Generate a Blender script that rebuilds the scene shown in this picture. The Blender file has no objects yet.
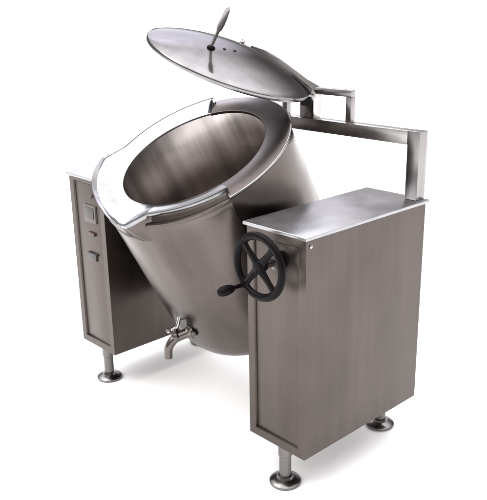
import bpy, bmesh, math, random
from mathutils import Vector, Matrix
random.seed(4)
C = bpy.context.scene
col = C.collection
PI = math.pi

# ---------------------------------------------------------------- camera
cd = bpy.data.cameras.new("camera")
cam = bpy.data.objects.new("camera", cd)
col.objects.link(cam)
cam.location = (1.6387, -1.5300, 1.5384)
cam.rotation_euler = (1.2546, 0.0172, 0.8192)
cd.sensor_fit = 'HORIZONTAL'; cd.sensor_width = 36.0
cd.lens = 36.0 * 755.35 / 487.0
cd.clip_end = 500
C.camera = cam

# ---------------------------------------------------------------- world: unseen bright patches by direction, added to shape the steel's reflections
w = bpy.data.worlds.new("World"); C.world = w; w.use_nodes = True
nt = w.node_tree; N = nt.nodes; Lk = nt.links
for n in list(N): N.remove(n)
out = N.new('ShaderNodeOutputWorld'); bg = N.new('ShaderNodeBackground')
Lk.new(bg.outputs[0], out.inputs[0])
tc = N.new('ShaderNodeTexCoord')
def light_patch(dirv, inner, outer, colr):
    """colour * smoothstep(cos(angle to dirv))"""
    d = Vector(dirv).normalized()
    dot = N.new('ShaderNodeVectorMath'); dot.operation = 'DOT_PRODUCT'
    nrm = N.new('ShaderNodeVectorMath'); nrm.operation = 'NORMALIZE'
    Lk.new(tc.outputs['Generated'], nrm.inputs[0]); Lk.new(nrm.outputs[0], dot.inputs[0])
    dot.inputs[1].default_value = d
    mr = N.new('ShaderNodeMapRange'); mr.interpolation_type = 'SMOOTHSTEP'
    mr.inputs['From Min'].default_value = math.cos(math.radians(outer))
    mr.inputs['From Max'].default_value = math.cos(math.radians(inner))
    Lk.new(dot.outputs['Value'], mr.inputs['Value'])
    sc = N.new('ShaderNodeVectorMath'); sc.operation = 'SCALE'
    sc.inputs[0].default_value = colr; Lk.new(mr.outputs[0], sc.inputs['Scale'])
    return sc.outputs[0]
BASE = (0.40, 0.37, 0.36)
LIGHT_PATCHES = [((-0.80, 0.60, 0.48), 9, 19, (3.0, 2.95, 3.4)),       # bright patch added for the top plates and lid, behind left
         ((-0.10, -0.05, 1.0), 26, 72, (3.4, 3.4, 3.4)),       # overhead
         ((0.62, 0.76, 0.24), 6, 22, (1.5, 1.45, 1.4))]        # bright patch added for a highlight on the kettle        # side, right
acc = None
for b in LIGHT_PATCHES:
    o_ = light_patch(*b)
    add = N.new('ShaderNodeVectorMath'); add.operation = 'ADD'
    if acc is None: add.inputs[0].default_value = BASE
    else: Lk.new(acc, add.inputs[0])
    Lk.new(o_, add.inputs[1]); acc = add.outputs[0]
# pale band along the horizon
sep = N.new('ShaderNodeSeparateXYZ'); Lk.new(tc.outputs['Generated'], sep.inputs[0])
hm = N.new('ShaderNodeMapRange'); hm.interpolation_type = 'SMOOTHSTEP'
hm.inputs['From Min'].default_value = 0.075; hm.inputs['From Max'].default_value = 0.035
Lk.new(sep.outputs['Z'], hm.inputs['Value'])
hs = N.new('ShaderNodeVectorMath'); hs.operation = 'SCALE'; hs.inputs[0].default_value = (0.75, 0.78, 0.79)
Lk.new(hm.outputs[0], hs.inputs['Scale'])
ad = N.new('ShaderNodeVectorMath'); ad.operation = 'ADD'; Lk.new(acc, ad.inputs[0]); Lk.new(hs.outputs[0], ad.inputs[1]); acc = ad.outputs[0]
Lk.new(acc, bg.inputs['Color']); bg.inputs['Strength'].default_value = 1.0

def area(name, loc, target, size, power, colr):
    l = bpy.data.lights.new(name, 'AREA'); l.shape = 'DISK'; l.size = size; l.energy = power; l.color = colr
    o = bpy.data.objects.new(name, l); col.objects.link(o); o.location = loc
    o.rotation_euler = (Vector(target) - Vector(loc)).to_track_quat('-Z', 'Y').to_euler()
area("added_fill_light", (-1.8, -2.6, 4.2), (-0.4, 0.2, 0.6), 3.5, 110, (1.0, 0.97, 0.94))  # unseen area light, added to brighten the floor

C.view_settings.view_transform = 'Standard'; C.view_settings.look = 'None'
C.view_settings.exposure = 0.0; C.view_settings.gamma = 1.0

# ---------------------------------------------------------------- materials
def newmat(name):
    m = bpy.data.materials.new(name); m.use_nodes = True
    return m, m.node_tree.nodes, m.node_tree.links, m.node_tree.nodes['Principled BSDF']

def steel(name, base, rough, grain=(60, 60, 1.2), spread=0.10, smudge=0.18, bump=0.012, tint=(1.0, 0.95, 0.93), edge=1.0, aniso=0.0, refl_streak=0.10, refl_streak_scale=(9, 9, 0.5)):
    m, n, l, p = newmat(name)
    p.inputs['Metallic'].default_value = 1.0
    p.inputs['Specular Tint'].default_value = (edge, edge, edge, 1)
    t = n.new('ShaderNodeTexCoord')
    mp = n.new('ShaderNodeMapping'); mp.inputs['Scale'].default_value = grain
    l.new(t.outputs['Object'], mp.inputs[0])
    g = n.new('ShaderNodeTexNoise'); g.inputs['Scale'].default_value = 6; g.inputs['Detail'].default_value = 4
    l.new(mp.outputs[0], g.inputs['Vector'])
    s = n.new('ShaderNodeTexNoise'); s.inputs['Scale'].default_value = 4.5; s.inputs['Detail'].default_value = 2.5
    s.inputs['Roughness'].default_value = 0.45
    l.new(t.outputs['Object'], s.inputs['Vector'])
    # colour: a little mottled
    mr = n.new('ShaderNodeMapRange'); mr.inputs['From Min'].default_value = 0.3; mr.inputs['From Max'].default_value = 0.7
    mr.inputs['To Min'].default_value = 1 - smudge; mr.inputs['To Max'].default_value = 1 + smudge
    l.new(s.outputs['Fac'], mr.inputs['Value'])
    mg = n.new('ShaderNodeMapRange'); mg.inputs['From Min'].default_value = 0.3; mg.inputs['From Max'].default_value = 0.7
    mg.inputs['To Min'].default_value = 0.94; mg.inputs['To Max'].default_value = 1.06
    l.new(g.outputs['Fac'], mg.inputs['Value'])
    mm = n.new('ShaderNodeMath'); mm.operation = 'MULTIPLY'
    l.new(mr.outputs[0], mm.inputs[0]); l.new(mg.outputs[0], mm.inputs[1])
    mp2 = n.new('ShaderNodeMapping'); mp2.inputs['Scale'].default_value = refl_streak_scale
    l.new(t.outputs['Object'], mp2.inputs[0])
    st = n.new('ShaderNodeTexNoise'); st.inputs['Scale'].default_value = 1.6; st.inputs['Detail'].default_value = 3  # soft vertical streaks paint uneven reflections into the colour
    l.new(mp2.outputs[0], st.inputs['Vector'])
    ms = n.new('ShaderNodeMapRange'); ms.inputs['From Min'].default_value = 0.3; ms.inputs['From Max'].default_value = 0.7
    ms.inputs['To Min'].default_value = 1 - refl_streak; ms.inputs['To Max'].default_value = 1 + refl_streak
    l.new(st.outputs['Fac'], ms.inputs['Value'])
    m2 = n.new('ShaderNodeMath'); m2.operation = 'MULTIPLY'
    l.new(mm.outputs[0], m2.inputs[0]); l.new(ms.outputs[0], m2.inputs[1]); mm = m2
    if aniso > 0:
        p.inputs['Anisotropic'].default_value = aniso
        tg = n.new('ShaderNodeTangent'); tg.direction_type = 'RADIAL'; tg.axis = 'Z'
        l.new(tg.outputs[0], p.inputs['Tangent'])
    sc = n.new('ShaderNodeVectorMath'); sc.operation = 'SCALE'
    sc.inputs[0].default_value = [base * c for c in tint]; l.new(mm.outputs[0], sc.inputs['Scale'])
    l.new(sc.outputs[0], p.inputs['Base Color'])
    # roughness
    r1 = n.new('ShaderNodeMapRange'); r1.inputs['From Min'].default_value = 0.3; r1.inputs['From Max'].default_value = 0.7
    r1.inputs['To Min'].default_value = rough - spread; r1.inputs['To Max'].default_value = rough + spread
    l.new(s.outputs['Fac'], r1.inputs['Value']); l.new(r1.outputs[0], p.inputs['Roughness'])
    b = n.new('ShaderNodeBump'); b.inputs['Strength'].default_value = 1.0; b.inputs['Distance'].default_value = bump * 0.01
    l.new(g.outputs['Fac'], b.inputs['Height']); l.new(b.outputs[0], p.inputs['Normal'])
    return m

def plain(name, colr, rough, metal=0.0, noise=0.0):
    m, n, l, p = newmat(name)
    p.inputs['Metallic'].default_value = metal; p.inputs['Roughness'].default_value = rough
    t = n.new('ShaderNodeTexCoord'); s = n.new('ShaderNodeTexNoise'); s.inputs['Scale'].default_value = 40
    s.inputs['Detail'].default_value = 4
    l.new(t.outputs['Object'], s.inputs['Vector'])
    mr = n.new('ShaderNodeMapRange'); mr.inputs['To Min'].default_value = 1 - noise; mr.inputs['To Max'].default_value = 1 + noise
    l.new(s.outputs['Fac'], mr.inputs['Value'])
    sc = n.new('ShaderNodeVectorMath'); sc.operation = 'SCALE'; sc.inputs[0].default_value = colr
    l.new(mr.outputs[0], sc.inputs['Scale']); l.new(sc.outputs[0], p.inputs['Base Color'])
    return m

M_panel = steel('brushed_steel_panel', 0.074, 0.31, (70, 70, 1.0), tint=(1.13, 0.95, 0.87), refl_streak=0.10, smudge=0.12, spread=0.07)
M_jacket = steel('brushed_steel_jacket', 0.102, 0.30, (40, 40, 1.0), tint=(1.11, 0.95, 0.88), aniso=0.6, refl_streak=0.08)
M_inner = steel('steel_liner', 0.40, 0.27, (30, 30, 1.0), spread=0.01, smudge=0.03, tint=(1.03, 0.95, 0.92), aniso=0.75, refl_streak=0.42, refl_streak_scale=(8, 8, 0.1))  # strong streaks: reflected bands put into the liner colour
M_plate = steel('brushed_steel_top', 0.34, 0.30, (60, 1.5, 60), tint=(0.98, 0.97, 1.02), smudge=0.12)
M_flange = steel('steel_flange', 0.075, 0.32, (8, 8, 8), tint=(1.10, 0.95, 0.92))
M_polish_glare = steel('polished_glare_steel', 0.30, 0.16, (6, 6, 6), spread=0.05, smudge=0.05, tint=(0.97, 0.98, 1.0))  # base raised above the flange's: the lip's white glare put into colour
M_lid = steel('steel_lid', 0.22, 0.12, (4, 4, 4), spread=0.05, smudge=0.12, tint=(0.99, 0.96, 1.0), edge=0.45)
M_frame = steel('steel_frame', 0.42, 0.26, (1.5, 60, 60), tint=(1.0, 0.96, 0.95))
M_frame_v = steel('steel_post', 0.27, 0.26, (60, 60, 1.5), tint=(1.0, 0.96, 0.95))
M_chrome = steel('chromed_steel', 0.45, 0.12, (6, 6, 6), spread=0.05, smudge=0.10, tint=(1.0, 0.97, 0.97))
M_foot = steel('steel_foot', 0.15, 0.22, (6, 6, 6), spread=0.05, smudge=0.2, tint=(1.0, 0.97, 0.97))
M_bead = steel('lip_bead_steel', 0.09, 0.35, (6, 6, 6), spread=0.05, tint=(1.0, 0.98, 1.02))
M_tap = steel('dull_steel_tap', 0.11, 0.2, (6, 6, 6), spread=0.06, tint=(1.06, 0.95, 0.90))
M_leg = steel('steel_leg', 0.15, 0.22, (20, 20, 1.5), spread=0.08)
M_black = plain('black_bakelite', (0.004, 0.003, 0.0035), 0.30, noise=0.2)
M_black.node_tree.nodes['Principled BSDF'].inputs['Specular IOR Level'].default_value = 0.06
M_rubber = plain('black_rubber', (0.012, 0.012, 0.012), 0.7, noise=0.2)
M_grey = plain('grey_plastic', (0.045, 0.040, 0.040), 0.4, noise=0.1)
M_label = plain('pale_plastic', (0.10, 0.09, 0.088), 0.5, noise=0.1)
M_red = plain('red_plastic', (0.045, 0.018, 0.020), 0.35, noise=0.1)
M_floor = plain('white_floor', (0.93, 0.93, 0.93), 0.9, noise=0.015)

# ---------------------------------------------------------------- helpers
WM = {}
def finish_mesh(bm, name, mat, sharp=32):
    bmesh.ops.recalc_face_normals(bm, faces=bm.faces[:])
    lim = math.radians(sharp)
    for f in bm.faces: f.smooth = True
    for e in bm.edges:
        if len(e.link_faces) == 2 and e.calc_face_angle(0) > lim: e.smooth = False
    me = bpy.data.meshes.new(name); bm.to_mesh(me); bm.free()
    me.materials.append(mat)
    return me
def obj(name, bm, mat, parent=None, frame=None, sharp=32, label=None):
    """link bm (given in the coordinates of `frame`) as ONE mesh object"""
    o = bpy.data.objects.new(name, finish_mesh(bm, name, mat, sharp)); col.objects.link(o)
    F = frame.copy() if frame is not None else Matrix.Identity(4)
    if parent is not None:
        o.parent = parent
        o.matrix_basis = WM[parent.name].inverted() @ F
    else:
        o.matrix_basis = F
    WM[o.name] = F
    if label: o['label'] = label
    return o
def box(bm, a, b, bev=0.003, seg=2):
    x0, y0, z0 = a; x1, y1, z1 = b
    t = bmesh.new()
    vs = [t.verts.new(c) for c in ((x0,y0,z0),(x1,y0,z0),(x1,y1,z0),(x0,y1,z0),(x0,y0,z1),(x1,y0,z1),(x1,y1,z1),(x0,y1,z1))]
    for f in ((0,3,2,1),(4,5,6,7),(0,1,5,4),(1,2,6,5),(2,3,7,6),(3,0,4,7)): t.faces.new([vs[i] for i in f])
    if bev > 0: bmesh.ops.bevel(t, geom=t.edges[:], offset=bev, segments=seg, profile=0.6, affect='EDGES')
    merge(bm, t)
def merge(bm, t, mat=None):
    if mat is not None: bmesh.ops.transform(t, matrix=mat, verts=t.verts[:])
    me = bpy.data.meshes.new('tmp'); t.to_mesh(me); t.free(); bm.from_mesh(me); bpy.data.meshes.remove(me)
def lathe(bm, prof, seg=64, mat=None, closed=False):
    t = bmesh.new(); rings = []
    for (z, r) in prof:
        if r < 1e-6: rings.append([t.verts.new((0, 0, z))])
        else: rings.append([t.verts.new((r*math.cos(2*PI*i/seg), r*math.sin(2*PI*i/seg), z)) for i in range(seg)])
    pairs = list(zip(rings[:-1], rings[1:]))
    if closed: pairs.append((rings[-1], rings[0]))
    for a, b in pairs:
        for i in range(seg):
            j = (i+1) % seg
            if len(a) == 1 and len(b) == 1: continue
            if len(a) == 1: t.faces.new((a[0], b[i], b[j]))
            elif len(b) == 1: t.faces.new((a[i], b[0], a[j]))
            else: t.faces.new((a[i], b[i], b[j], a[j]))
    merge(bm, t, mat)
def sector(bm, a0, a1, n, section, caps=True):
    """sweep a closed section (function t,angle -> list of (r, z, shift_u)) between two angles"""
    t = bmesh.new(); rows = []
    for k in range(n+1):
        s = k / n; a = a0 + (a1-a0)*s
        rows.append([t.verts.new((r*math.cos(a), r*math.sin(a)+sh, z)) for (r, z, sh) in section(s, a)])
    m = len(rows[0])
    for k in range(n):
        for i in range(m):
            j = (i+1) % m
            t.faces.new((rows[k][i], rows[k][j], rows[k+1][j], rows[k+1][i]))
    if caps: t.faces.new(rows[0][::-1]); t.faces.new(rows[-1])
    merge(bm, t)
def tube(bm, pts, radii, seg=20, cap=True):
    t = bmesh.new(); pts = [Vector(p) for p in pts]; rows = []
    up = Vector((0.13, 0.21, 1)).normalized()
    for i, p in enumerate(pts):
        d = (pts[min(i+1, len(pts)-1)] - pts[max(i-1, 0)]).normalized()
        u = up - d*up.dot(d)
        if u.length < 0.2: u = Vector((1, 0, 0)) - d*d.x
        u.normalize(); v = d.cross(u); up = u
        r = radii[i] if isinstance(radii, (list, tuple)) else radii
        rows.append([t.verts.new(p + (u*math.cos(2*PI*k/seg) + v*math.sin(2*PI*k/seg))*r) for k in range(seg)])
    for a, b in zip(rows[:-1], rows[1:]):
        for k in range(seg):
            j = (k+1) % seg; t.faces.new((a[k], a[j], b[j], b[k]))
    if cap: t.faces.new(rows[0][::-1]); t.faces.new(rows[-1])
    merge(bm, t)
def smooth_path(pts, n=8):
    pts = [Vector(p) for p in pts]; P = [pts[0]*2-pts[1]] + pts + [pts[-1]*2-pts[-2]]; o = []
    for i in range(1, len(P)-2):
        for k in range(n):
            t = k/n
            o.append(0.5*((2*P[i]) + (P[i+1]-P[i-1])*t + (2*P[i-1]-5*P[i]+4*P[i+1]-P[i+2])*t*t + (3*P[i]-P[i-1]-3*P[i+1]+P[i+2])*t**3))
    o.append(pts[-1]); return o
def axis_mat(loc, d):
    return Matrix.Translation(Vector(loc)) @ Vector(d).to_track_quat('Z', 'Y').to_matrix().to_4x4()

# ---------------------------------------------------------------- the floor
fb = bmesh.new()
S = 90
fb.faces.new([fb.verts.new(v) for v in ((-S,-S,0),(S,-S,0),(S,S,0),(-S,S,0))])
fl = obj('floor', fb, M_floor); fl['kind'] = 'structure'

# ---------------------------------------------------------------- the appliance
H = 0.90; ZB = 0.160; W = 0.248; LEN = 0.594; XL = -1.054; WL = 0.241
root = bpy.data.objects.new('tilting_boiling_pan', None); col.objects.link(root)
root.empty_display_size = 0.2
root.location = (-0.40, 0.30, 0.0)
WM[root.name] = Matrix.Translation((-0.40, 0.30, 0.0))
root['label'] = 'stainless steel tilting boiling pan between two cabinets with its domed lid raised'
root['category'] = 'cooking kettle'

def T(x, y, z): return Matrix.Translation((x, y, z))

def cabinet(x0, wd, label, recess_top):
    # local frame at the front-left bottom corner of the cabinet
    F = T(x0, 0, ZB); hh = H - 0.012 - ZB
    e = 0.028; dp = 0.007; zt = recess_top - ZB; zb = 0.028
    bm = bmesh.new()
    # closed shell with a shallow recess in the front
    o8 = [(0,0,0),(wd,0,0),(wd,LEN,0),(0,LEN,0),(0,0,hh),(wd,0,hh),(wd,LEN,hh),(0,LEN,hh)]
    v = [bm.verts.new(c) for c in o8]
    for f in ((0,3,2,1),(4,5,6,7),(1,2,6,5),(2,3,7,6),(3,0,4,7)): bm.faces.new([v[i] for i in f])
    fr = [bm.verts.new(c) for c in ((e,0,zb),(wd-e,0,zb),(wd-e,0,zt),(e,0,zt))]
    bk = [bm.verts.new(c) for c in ((e+.003,dp,zb+.003),(wd-e-.003,dp,zb+.003),(wd-e-.003,dp,zt-.003),(e+.003,dp,zt-.003))]
    outer = [v[0], v[1], v[5], v[4]]
    for i in range(4):
        j = (i+1) % 4
        bm.faces.new((outer[i], outer[j], fr[j], fr[i]))
        bm.faces.new((fr[i], fr[j], bk[j], bk[i]))
    bm.faces.new(bk)
    bm.edges.ensure_lookup_table()
    ee = [ed for ed in bm.edges if len(ed.link_faces) == 2 and ed.calc_face_angle(0) > 0.5]
    bmesh.ops.bevel(bm, geom=ee, offset=0.0022, segments=2, profile=0.6, affect='EDGES')
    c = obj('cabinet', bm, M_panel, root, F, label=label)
    # inner front panel, proud of the recess floor
    pb = bmesh.new(); box(pb, (e+.0045, dp-.0015, zb+.0045), (wd-e-.0045, dp+.003, zt-.0045), 0.001)
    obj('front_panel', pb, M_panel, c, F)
    # folded top plate: thin sheet with turned-down edges
    tb = bmesh.new(); g = 0.010
    box(tb, (-g, -g, hh+0.0005), (wd+g, LEN+g, hh+0.012), 0.0035, 3)
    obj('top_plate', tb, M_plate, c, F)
    return c, F

def leg(x, y):
    F = T(x, y, 0); bm = bmesh.new()
    lathe(bm, [(0.010,0.0),(0.010,0.0205),(0.105,0.0205),(0.108,0.0235),(ZB-.0005,0.0235),(ZB-.0005,0)], 32)
    l = obj('leg', bm, M_leg, root, F)
    fb = bmesh.new()
    lathe(fb, [(0,0),(0,0.050),(0.004,0.0535),(0.010,0.0535),(0.014,0.050),(0.019,0.036),(0.022,0.029),(0.030,0.0255),(0.030,0.0207)], 48)
    obj('foot_disc', fb, M_foot, l, F)
    return l

cabR, FR = cabinet(0.0, W, 'plain steel cabinet carrying the black handwheel', 0.862)
cabL, FL = cabinet(XL, WL, 'steel cabinet with the switches on its narrow front', 0.872)
for x, y in ((W/2, .042), (W/2, LEN-.033), (XL+WL/2, .042), (XL+WL/2, LEN-.033)): leg(x, y)

# rivets and controls
bm = bmesh.new()
lathe(bm, [(0,0.006),(0.002,0.0055),(0.0035,0.003),(0.004,0)], 16)
obj('rivet', bm, M_chrome, cabR, axis_mat((W+.0003, 0.020, 0.866), (1,0,0)))
px = XL + WL/2 + 0.004
fy = 0.008
bm = bmesh.new(); lathe(bm, [(0,0.0115),(0.004,0.0115),(0.006,0.009),(0.010,0.007),(0.010,0)], 20)
obj('indicator_lamp', bm, M_grey, cabL, axis_mat((px+.024, fy, .822), (0,-1,0)))
bm = bmesh.new(); box(bm, (-.042,-.008,-.036), (.042,.004,.036), .002)
gm = obj('thermostat', bm, M_label, cabL, T(px+.012, fy-.002, .748))
bm = bmesh.new(); box(bm, (-.032,-.011,-.018), (.032,-.0078,.027), .001)
obj('display', bm, M_grey, gm, T(px+.012, fy-.002, .748))
bm = bmesh.new(); box(bm, (-.022,-.009,-.007), (.022,.004,.007), .002)
obj('rocker_switch', bm, M_red, cabL, T(px+.014, fy-.002, .664), label='dark red rocker switch')
bm = bmesh.new(); box(bm, (-.034,-.012,.000), (.034,.004,.010), .002); box(bm, (-.028,-.008,-.022), (.028,.004,-.0005), .002)
obj('panel_handle', bm, M_grey, cabL, T(px+.006, fy-.002, .572))

# ---------------------------------------------------------------- kettle
TH = 0.49315
XC, YC, ZC = -0.403, 0.12346, 1.03429
KF = T(XC, YC, ZC) @ Matrix.Rotation(TH, 4, 'X')        # +Z of this frame is the kettle axis, +Y points to the back
RI, RO = 0.2713, 0.357
A0 = math.radians(-24); A1 = math.radians(121)          # flat flange runs A0..A1, the pouring lip covers the rest
bm = bmesh.new()
lathe(bm, [(-.012, RI+.004), (-.012, RO-.006), (-.016, RO-.002), (-.615, RO-.002), (-.655, RO-.008), (-.685, RO-.022), (-.708, RO-.045), (-.724, RO-.08), (-.733, RO-.13), (-.738, RO-.20), (-.739, 0)], 128)
ket = obj('kettle', bm, M_jacket, root, KF, sharp=40)
bm = bmesh.new()
lathe(bm, [(-.002, RI+.0035), (-.006, RI), (-.40, RI), (-.50, RI-.012), (-.56, RI-.05), (-.595, RI-.12), (-.605, 0)], 128)
obj('liner', bm, M_inner, ket, KF, sharp=50)
# flat flange half with a rounded bright edge
bm = bmesh.new()
def fsec(s, a):
    return [(RI-.001, -.010, 0), (RI-.001, .000, 0), (RI+.002, .002, 0), (RO-.002, .002, 0), (RO+.003, -.001, 0), (RO+.004, -.006, 0), (RO+.003, -.011, 0), (RO, -.0135, 0), (RI+.03, -.0115, 0)]
sector(bm, A0, A1, 90, fsec)
obj('flange', bm, M_flange, ket, KF, sharp=45)
bm = bmesh.new()
sector(bm, A0+.002, A1-.002, 90, lambda s, a: [(RO+.0035+.0022*math.cos(q), -.0055+.0042*math.sin(q), 0) for q in [k*PI/4 for k in range(8)]])
obj('edge_trim', bm, M_polish_glare, ket, KF)
# front jacket wrap (lap seam below the notch)
bm = bmesh.new()
def jsec(s, a):
    return [(RI+.02, -.011, 0), (.331, .006, .0115), (.3385, .004, .0118), (.3425, -.003, .0105), (RO-.003, -.018, .003), (RO+.002, -.030, 0), (RO+.0032, -.045, 0), (RO+.0032, -.50, 0), (RO-.0015, -.60, 0), (RO-.006, -.60, 0), (RO-.006, -.03, 0)]
sector(bm, A1, A0+2*PI, 130, jsec)
obj('front_jacket', bm, M_jacket, ket, KF, sharp=45)
# pouring lip: sloped band, white glare in its colour, wide spout at the front left
tab = [(-239,.338),(-200,.338),(-176,.338),(-169,.342),(-163,.366),(-158,.388),(-150,.384),(-132,.372),(-117,.366),(-102,.374),(-88,.392),(-82,.408),(-78.5,.412),(-75,.372),(-72,.344),(-64,.338),(-24,.338)]
def rlip(a):
    d = math.degrees(a)
    while d > 0: d -= 360
    while d < -240: d += 360
    for (x0, y0), (x1, y1) in zip(tab[:-1], tab[1:]):
        if x0 <= d <= x1: return y0 + (y1-y0)*(d-x0)/(x1-x0)
    return .338
def lsec(s, a):
    r = rlip(a); ex = max(0, r-.338)
    f = min(1, (a-A1+.002)/.035); sh = .0123*f; z = .004+(.016 + ex*.10)*f; sk = -.006; r = r - .004*(1-f)
    k = RI + (r-RI)*.5
    return [(RI-.0015, -.006, 0), (RI-.001, .001, 0), (RI+.003, .0035, .001), (k, .0035+(z-.0035)*.5, sh*.5), (r-.003, z-.001, sh), (r, z, sh), (r+.003, z-.003, sh), (r+.0025, z-.010, sh),
            (r+.0015, z-.0185, sh), (r-.006, z-.0185, sh), (r-.006, z-.012, sh), (k, .0035+(z-.0035)*.5-.008, sh*.5), (RI+.004, -.006, 0)]
bm = bmesh.new()
sector(bm, A1-.002, A0+2*PI, 220, lsec)
lip = obj('pouring_lip', bm, M_polish_glare, ket, KF, sharp=45, label='pouring lip, its white glare put into the steel colour')
# underside of the spout, flaring from the jacket to the lip
bm = bmesh.new()
def usec(s, a):
    r = rlip(a)
    return [(r-.006, .008, .0115), (r-.002, .004, .0115), (RO+.004 + (r-.345)*.35, -.045, .004), (RO+.002, -.085, 0), (RO-.003, -.085, 0), (RO-.006, -.02, 0)]
sector(bm, math.radians(-163), math.radians(-70), 60, usec)
obj('spout', bm, M_jacket, ket, KF, sharp=50)
# upturned outer edge of the spout
bm = bmesh.new()
def csec(s, a):
    r = rlip(a); h = .003 + .010*math.sin(PI*min(1, .12+s*.95))**.7 if s < .93 else .004
    return [(r-.004, .017, .0123), (r-.001, .017, .0123), (r+.014, .020+h*1.3, .0123), (r+.011, .0215+h*1.3, .0123)]
sector(bm, math.radians(-161.5), math.radians(-84), 50, csec)
obj('spout_edge', bm, M_plate, ket, KF, sharp=50)
# thin bead round the lip
bm = bmesh.new()
sector(bm, A1+.02, A0+2*PI, 200, lambda s, a: [(rlip(a)+.0042+.0030*math.cos(q), .0185+.0034*math.sin(q) + max(0, rlip(a)-.338)*.10, .0123) for q in [k*PI/4 for k in range(8)]])
obj('lip_bead', bm, M_bead, ket, KF)

def K(x, u, n): return KF @ Vector((x, u, n))

# draw-off tap at the foot of the kettle
TP = K(.018, -.357, -.548)
tf = Matrix.Translation(TP)
d = Vector((-.42, -.88, -.22)).normalized()
bm = bmesh.new()
path = smooth_path([-d*.020, d*.030, d*.066+Vector((0,0,-.006)), d*.088+Vector((0,0,-.030)), d*.092+Vector((0,0,-.054)), d*.092+Vector((0,0,-.072))], 7)
nn_ = len(path)
tube(bm, path, [.0200-.0040*min(1, i/(nn_*.6)) for i in range(nn_-1)]+[.0155], 24)
lathe(bm, [(-.006,0),(-.006,.032),(.002,.032),(.008,.022),(.016,.020),(.018,.0)], 32, axis_mat(d*.004, d))
tap = obj('tap', bm, M_tap, root, tf, sharp=50)
bm = bmesh.new(); lathe(bm, [(-.018,0),(-.014,.010),(-.008,.0165),(0,.0195),(.008,.0185),(.015,.014),(.020,.0115),(.032,.0110),(.034,.008),(.034,0)], 28, axis_mat(d*.060, (-.15,0,1)))
obj('valve_body', bm, M_tap, tap, tf)
p0 = d*.060 + Vector((-.005,0,.032))
bm = bmesh.new()
tube(bm, smooth_path([p0+Vector((-.010,-.014,-.004)), p0, p0+Vector((.006,.010,.014)), p0+Vector((.006,.022,.052))], 6), .0068, 16)
lathe(bm, [(-.011,0),(-.008,.0075),(0,.011),(.008,.0075),(.011,0)], 20, Matrix.Translation(p0+Vector((-.012,-.017,-.006))))
obj('tap_lever', bm, M_chrome, tap, tf)

# ---------------------------------------------------------------- support frame over the back
bm = bmesh.new()
y0, y1 = .553, .600
xs, xe, zb, zt = .190, .238, 1.083, 1.130
box(bm, (xs, y0, H+.0005), (xe, y1, zt), .003)
F = T(0.2, .57, H)
bm2 = bmesh.new(); box(bm2, (-.46, y0+.0005, zb), (xs-.0003, y1-.0005, zt-.0006), .003)
bmesh.ops.transform(bm, matrix=F.inverted(), verts=bm.verts[:])
fr = obj('support_post', bm, M_frame_v, root, F)
bmesh.ops.transform(bm2, matrix=F.inverted(), verts=bm2.verts[:])
obj('cross_beam', bm2, M_frame, fr, F)

# hinge block on the beam
HF = T(-.26, .576, zt)
def hb(parts, bev=.002):
    b = bmesh.new()
    for p in parts: box(b, *p, bev)
    return b
hin = obj('lid_hinge', hb([((-.034,-.022,.0), (.034,.022,.098))]), M_chrome, root, HF)
obj('hinge_slot', hb([((-.030,-.0235,.044), (.024,-.0215,.078))], .0006), M_rubber, hin, HF)
obj('hinge_plate', hb([((-.130,-.018,.0),(-.106,.006,.060))]), M_frame_v, hin, HF)
obj('hinge_stop', hb([((.176,-.012,.0),(.200,.012,.088)), ((.0345,-.0115,.0885),(.200,.0115,.112))]), M_frame_v, hin, HF)

# ---------------------------------------------------------------- lid
LN = Vector((.3519, .149, 0)); LN.z = math.sqrt(1-LN.length_squared)
LU = (Vector((0, 1, 0)) - LN*LN.y).normalized(); LX = LU.cross(LN)
LF = Matrix(((LX.x, LU.x, LN.x, -.44), (LX.y, LU.y, LN.y, .3401), (LX.z, LU.z, LN.z, 1.3334), (0, 0, 0, 1)))
RL = .309
bm = bmesh.new()
prof = [(-.009, RL-.010), (-.009, RL-.002), (-.006, RL), (.004, RL), (.008, RL-.003)]
for k in range(1, 17):
    r = (RL-.006)*(1-k/16); prof.append((.009 + .052*(1-(r/(RL-.006))**2)**.9, r))
prof[-1] = (prof[-1][0], 0)
inn = [(.004, RL-.008)]
for k in range(1, 13):
    r = (RL-.010)*(1-k/12); inn.append((.003 + .050*(1-(r/(RL-.010))**2)**.9, r))
inn[-1] = (inn[-1][0], 0)
lathe(bm, prof, 128); lathe(bm, [(-.009, RL-.010)] + inn, 128)
bmesh.ops.remove_doubles(bm, verts=bm.verts[:], dist=.0003)
lid = obj('lid', bm, M_lid, root, LF, sharp=40)
def dome(r): return .009 + .052*max(0, 1-(r/(RL-.006))**2)**.9
# strap arm from the hinge over the dome (runs along local x)
t = bmesh.new(); rr = []
hp = LF.inverted() @ Vector((-.222, .568, 1.222))
ctrl = [(-.105, .200, None, .008), (-.03, .192, None, .009), (.05, .186, None, .010), (.12, .186, None, .013), (.18, .200, None, .022), (.215, .225, .014, .032), (hp.x, hp.y, hp.z, .034)]
for x, u, z, hw in ctrl:
    if z is None: z = dome(math.hypot(x, u)) + .001
    dz = .012 if x > -.09 else .006
    rr.append([t.verts.new((x, u-hw, z-.004)), t.verts.new((x, u+hw, z-.004)), t.verts.new((x, u+hw, z+dz)), t.verts.new((x, u-hw, z+dz))])
for a, b in zip(rr[:-1], rr[1:]):
    for i in range(4): t.faces.new((a[i], a[(i+1) % 4], b[(i+1) % 4], b[i]))
t.faces.new(rr[0][::-1]); t.faces.new(rr[-1])
bmesh.ops.bevel(t, geom=[e for e in t.edges if len(e.link_faces) == 2 and e.calc_face_angle(0) > .6], offset=.002, segments=2, affect='EDGES')
bm = bmesh.new(); merge(bm, t)
obj('lid_arm', bm, M_leg, lid, LF)
bm = bmesh.new()
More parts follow.
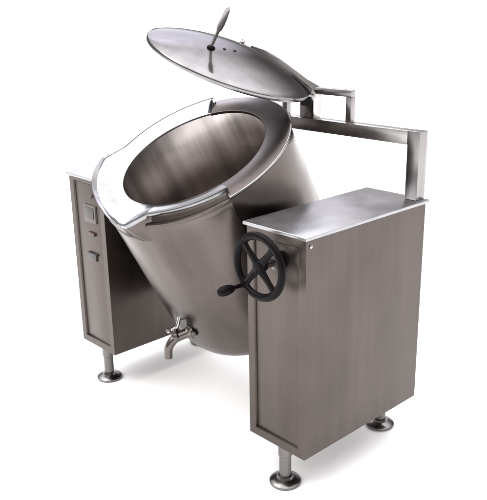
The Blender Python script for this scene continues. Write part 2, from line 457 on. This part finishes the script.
lathe(bm, [(-.01,0),(-.01,.011),(.006,.011),(.010,.007),(.016,.006),(.016,0)], 20, Matrix.Translation((-.135, .172, dome(.2187)+.002)))
obj('bolt', bm, M_chrome, lid, LF)
# vent with its lever handle
hx, hy = .018, -.132
hz = dome(math.hypot(hx, hy))
bm = bmesh.new(); lathe(bm, [(-.004,0),(-.004,.015),(.003,.015),(.007,.012),(.010,.008),(.010,0)], 28, Matrix.Translation((hx, hy, hz)))
obj('handle_knob', bm, M_black, lid, LF, label='black knob at the foot of the lid lever')
bm = bmesh.new()
hb0 = Vector((hx, hy, hz+.012))
tip = Vector((hx+.050, hy-.030, hz+.158))
dd = (tip-hb0); side = Vector((.72, .69, 0)); side = (side - dd.normalized()*side.dot(dd.normalized())).normalized(); nn = dd.normalized().cross(side)
t = bmesh.new(); rows = []
for s, wdt, th in ((0,.0045,.004),(.12,.0055,.004),(.36,.006,.004),(.42,.0095,.0035),(.55,.0115,.003),(.75,.0105,.003),(.92,.008,.003),(.98,.0055,.003),(1.0,.002,.002)):
    c = hb0 + dd*s
    rows.append([t.verts.new(c + side*wdt*math.cos(q) + nn*th*math.sin(q)) for q in [k*PI/6 for k in range(12)]])
for a, b in zip(rows[:-1], rows[1:]):
    for i in range(12): t.faces.new((a[i], a[(i+1) % 12], b[(i+1) % 12], b[i]))
t.faces.new(rows[0][::-1]); t.faces.new(rows[-1]); merge(bm, t)
obj('lid_lever', bm, M_frame_v, lid, LF, sharp=60)
for (x, u) in ((.028, -.078), (.040, -.038)):
    bm = bmesh.new(); lathe(bm, [(-.002,0),(-.002,.006),(.002,.006),(.004,.003),(.0045,0)], 16, Matrix.Translation((x, u, dome(math.hypot(x,u)))))
    obj('rivet', bm, M_rubber, lid, LF)

# ---------------------------------------------------------------- handwheel
wc = Vector((.137, -.082, .803)); RW = .105
WF = axis_mat(wc, (0.0, -1, 0.0))
WF = Matrix.Translation(wc) @ Matrix(((1,0,0,0),(0,0,-1,0),(0,1,0,0),(0,0,0,1)))    # local z points forward (-Y), local y is up
bm = bmesh.new()
t = bmesh.new(); rows = []; n1, n2 = 72, 14
for i in range(n1):
    a = 2*PI*i/n1
    rows.append([t.verts.new(((RW-.011+.0125*math.cos(q))*math.cos(a), (RW-.011+.0125*math.cos(q))*math.sin(a), .0105*math.sin(q))) for q in [2*PI*k/n2 for k in range(n2)]])
for i in range(n1):
    a, b = rows[i], rows[(i+1) % n1]
    for k in range(n2): t.faces.new((a[k], a[(k+1) % n2], b[(k+1) % n2], b[k]))
merge(bm, t)
wheel = obj('handwheel', bm, M_black, root, WF, label='black spoked handwheel')
bm = bmesh.new(); lathe(bm, [(-.022,0),(-.022,.017),(.004,.020),(.010,.018),(.012,.012),(.012,0)], 32)
obj('hub', bm, M_black, wheel, WF)
for k, ad in enumerate((48, 136, 228, 314)):
    a = math.radians(ad); c, s = math.cos(a), math.sin(a); t = bmesh.new(); rows = []
    for r, wd, th in ((.012,.0155,.008),(.035,.0125,.007),(.062,.0105,.0065),(.083,.0125,.007),(RW-.008,.014,.007)):
        rows.append([t.verts.new((r*c - wd*math.cos(q)*s, r*s + wd*math.cos(q)*c, th*math.sin(q))) for q in [i*PI/6 for i in range(12)]])
    for A, B in zip(rows[:-1], rows[1:]):
        for i in range(12): t.faces.new((A[i], A[(i+1) % 12], B[(i+1) % 12], B[i]))
    t.faces.new(rows[0][::-1]); t.faces.new(rows[-1])
    b_ = bmesh.new(); merge(b_, t)
    obj('spoke', b_, M_black, wheel, WF)
a = math.radians(228); hc = Vector(((RW-.010)*math.cos(a), (RW-.010)*math.sin(a), 0))
bm = bmesh.new()
lathe(bm, [(-.010,0),(-.010,.010),(.012,.010),(.014,.0065),(.040,.0060),(.046,.009),(.056,.0135),(.074,.0160),(.092,.0150),(.103,.010),(.107,0)], 28, Matrix.Translation(hc))
obj('crank_handle', bm, M_black, wheel, WF)
bm = bmesh.new(); lathe(bm, [(-.0725,0),(-.0725,.030),(-.068,.030),(-.066,.014),(-.021,.012),(-.021,0)], 28)
obj('shaft', bm, M_leg, wheel, WF)
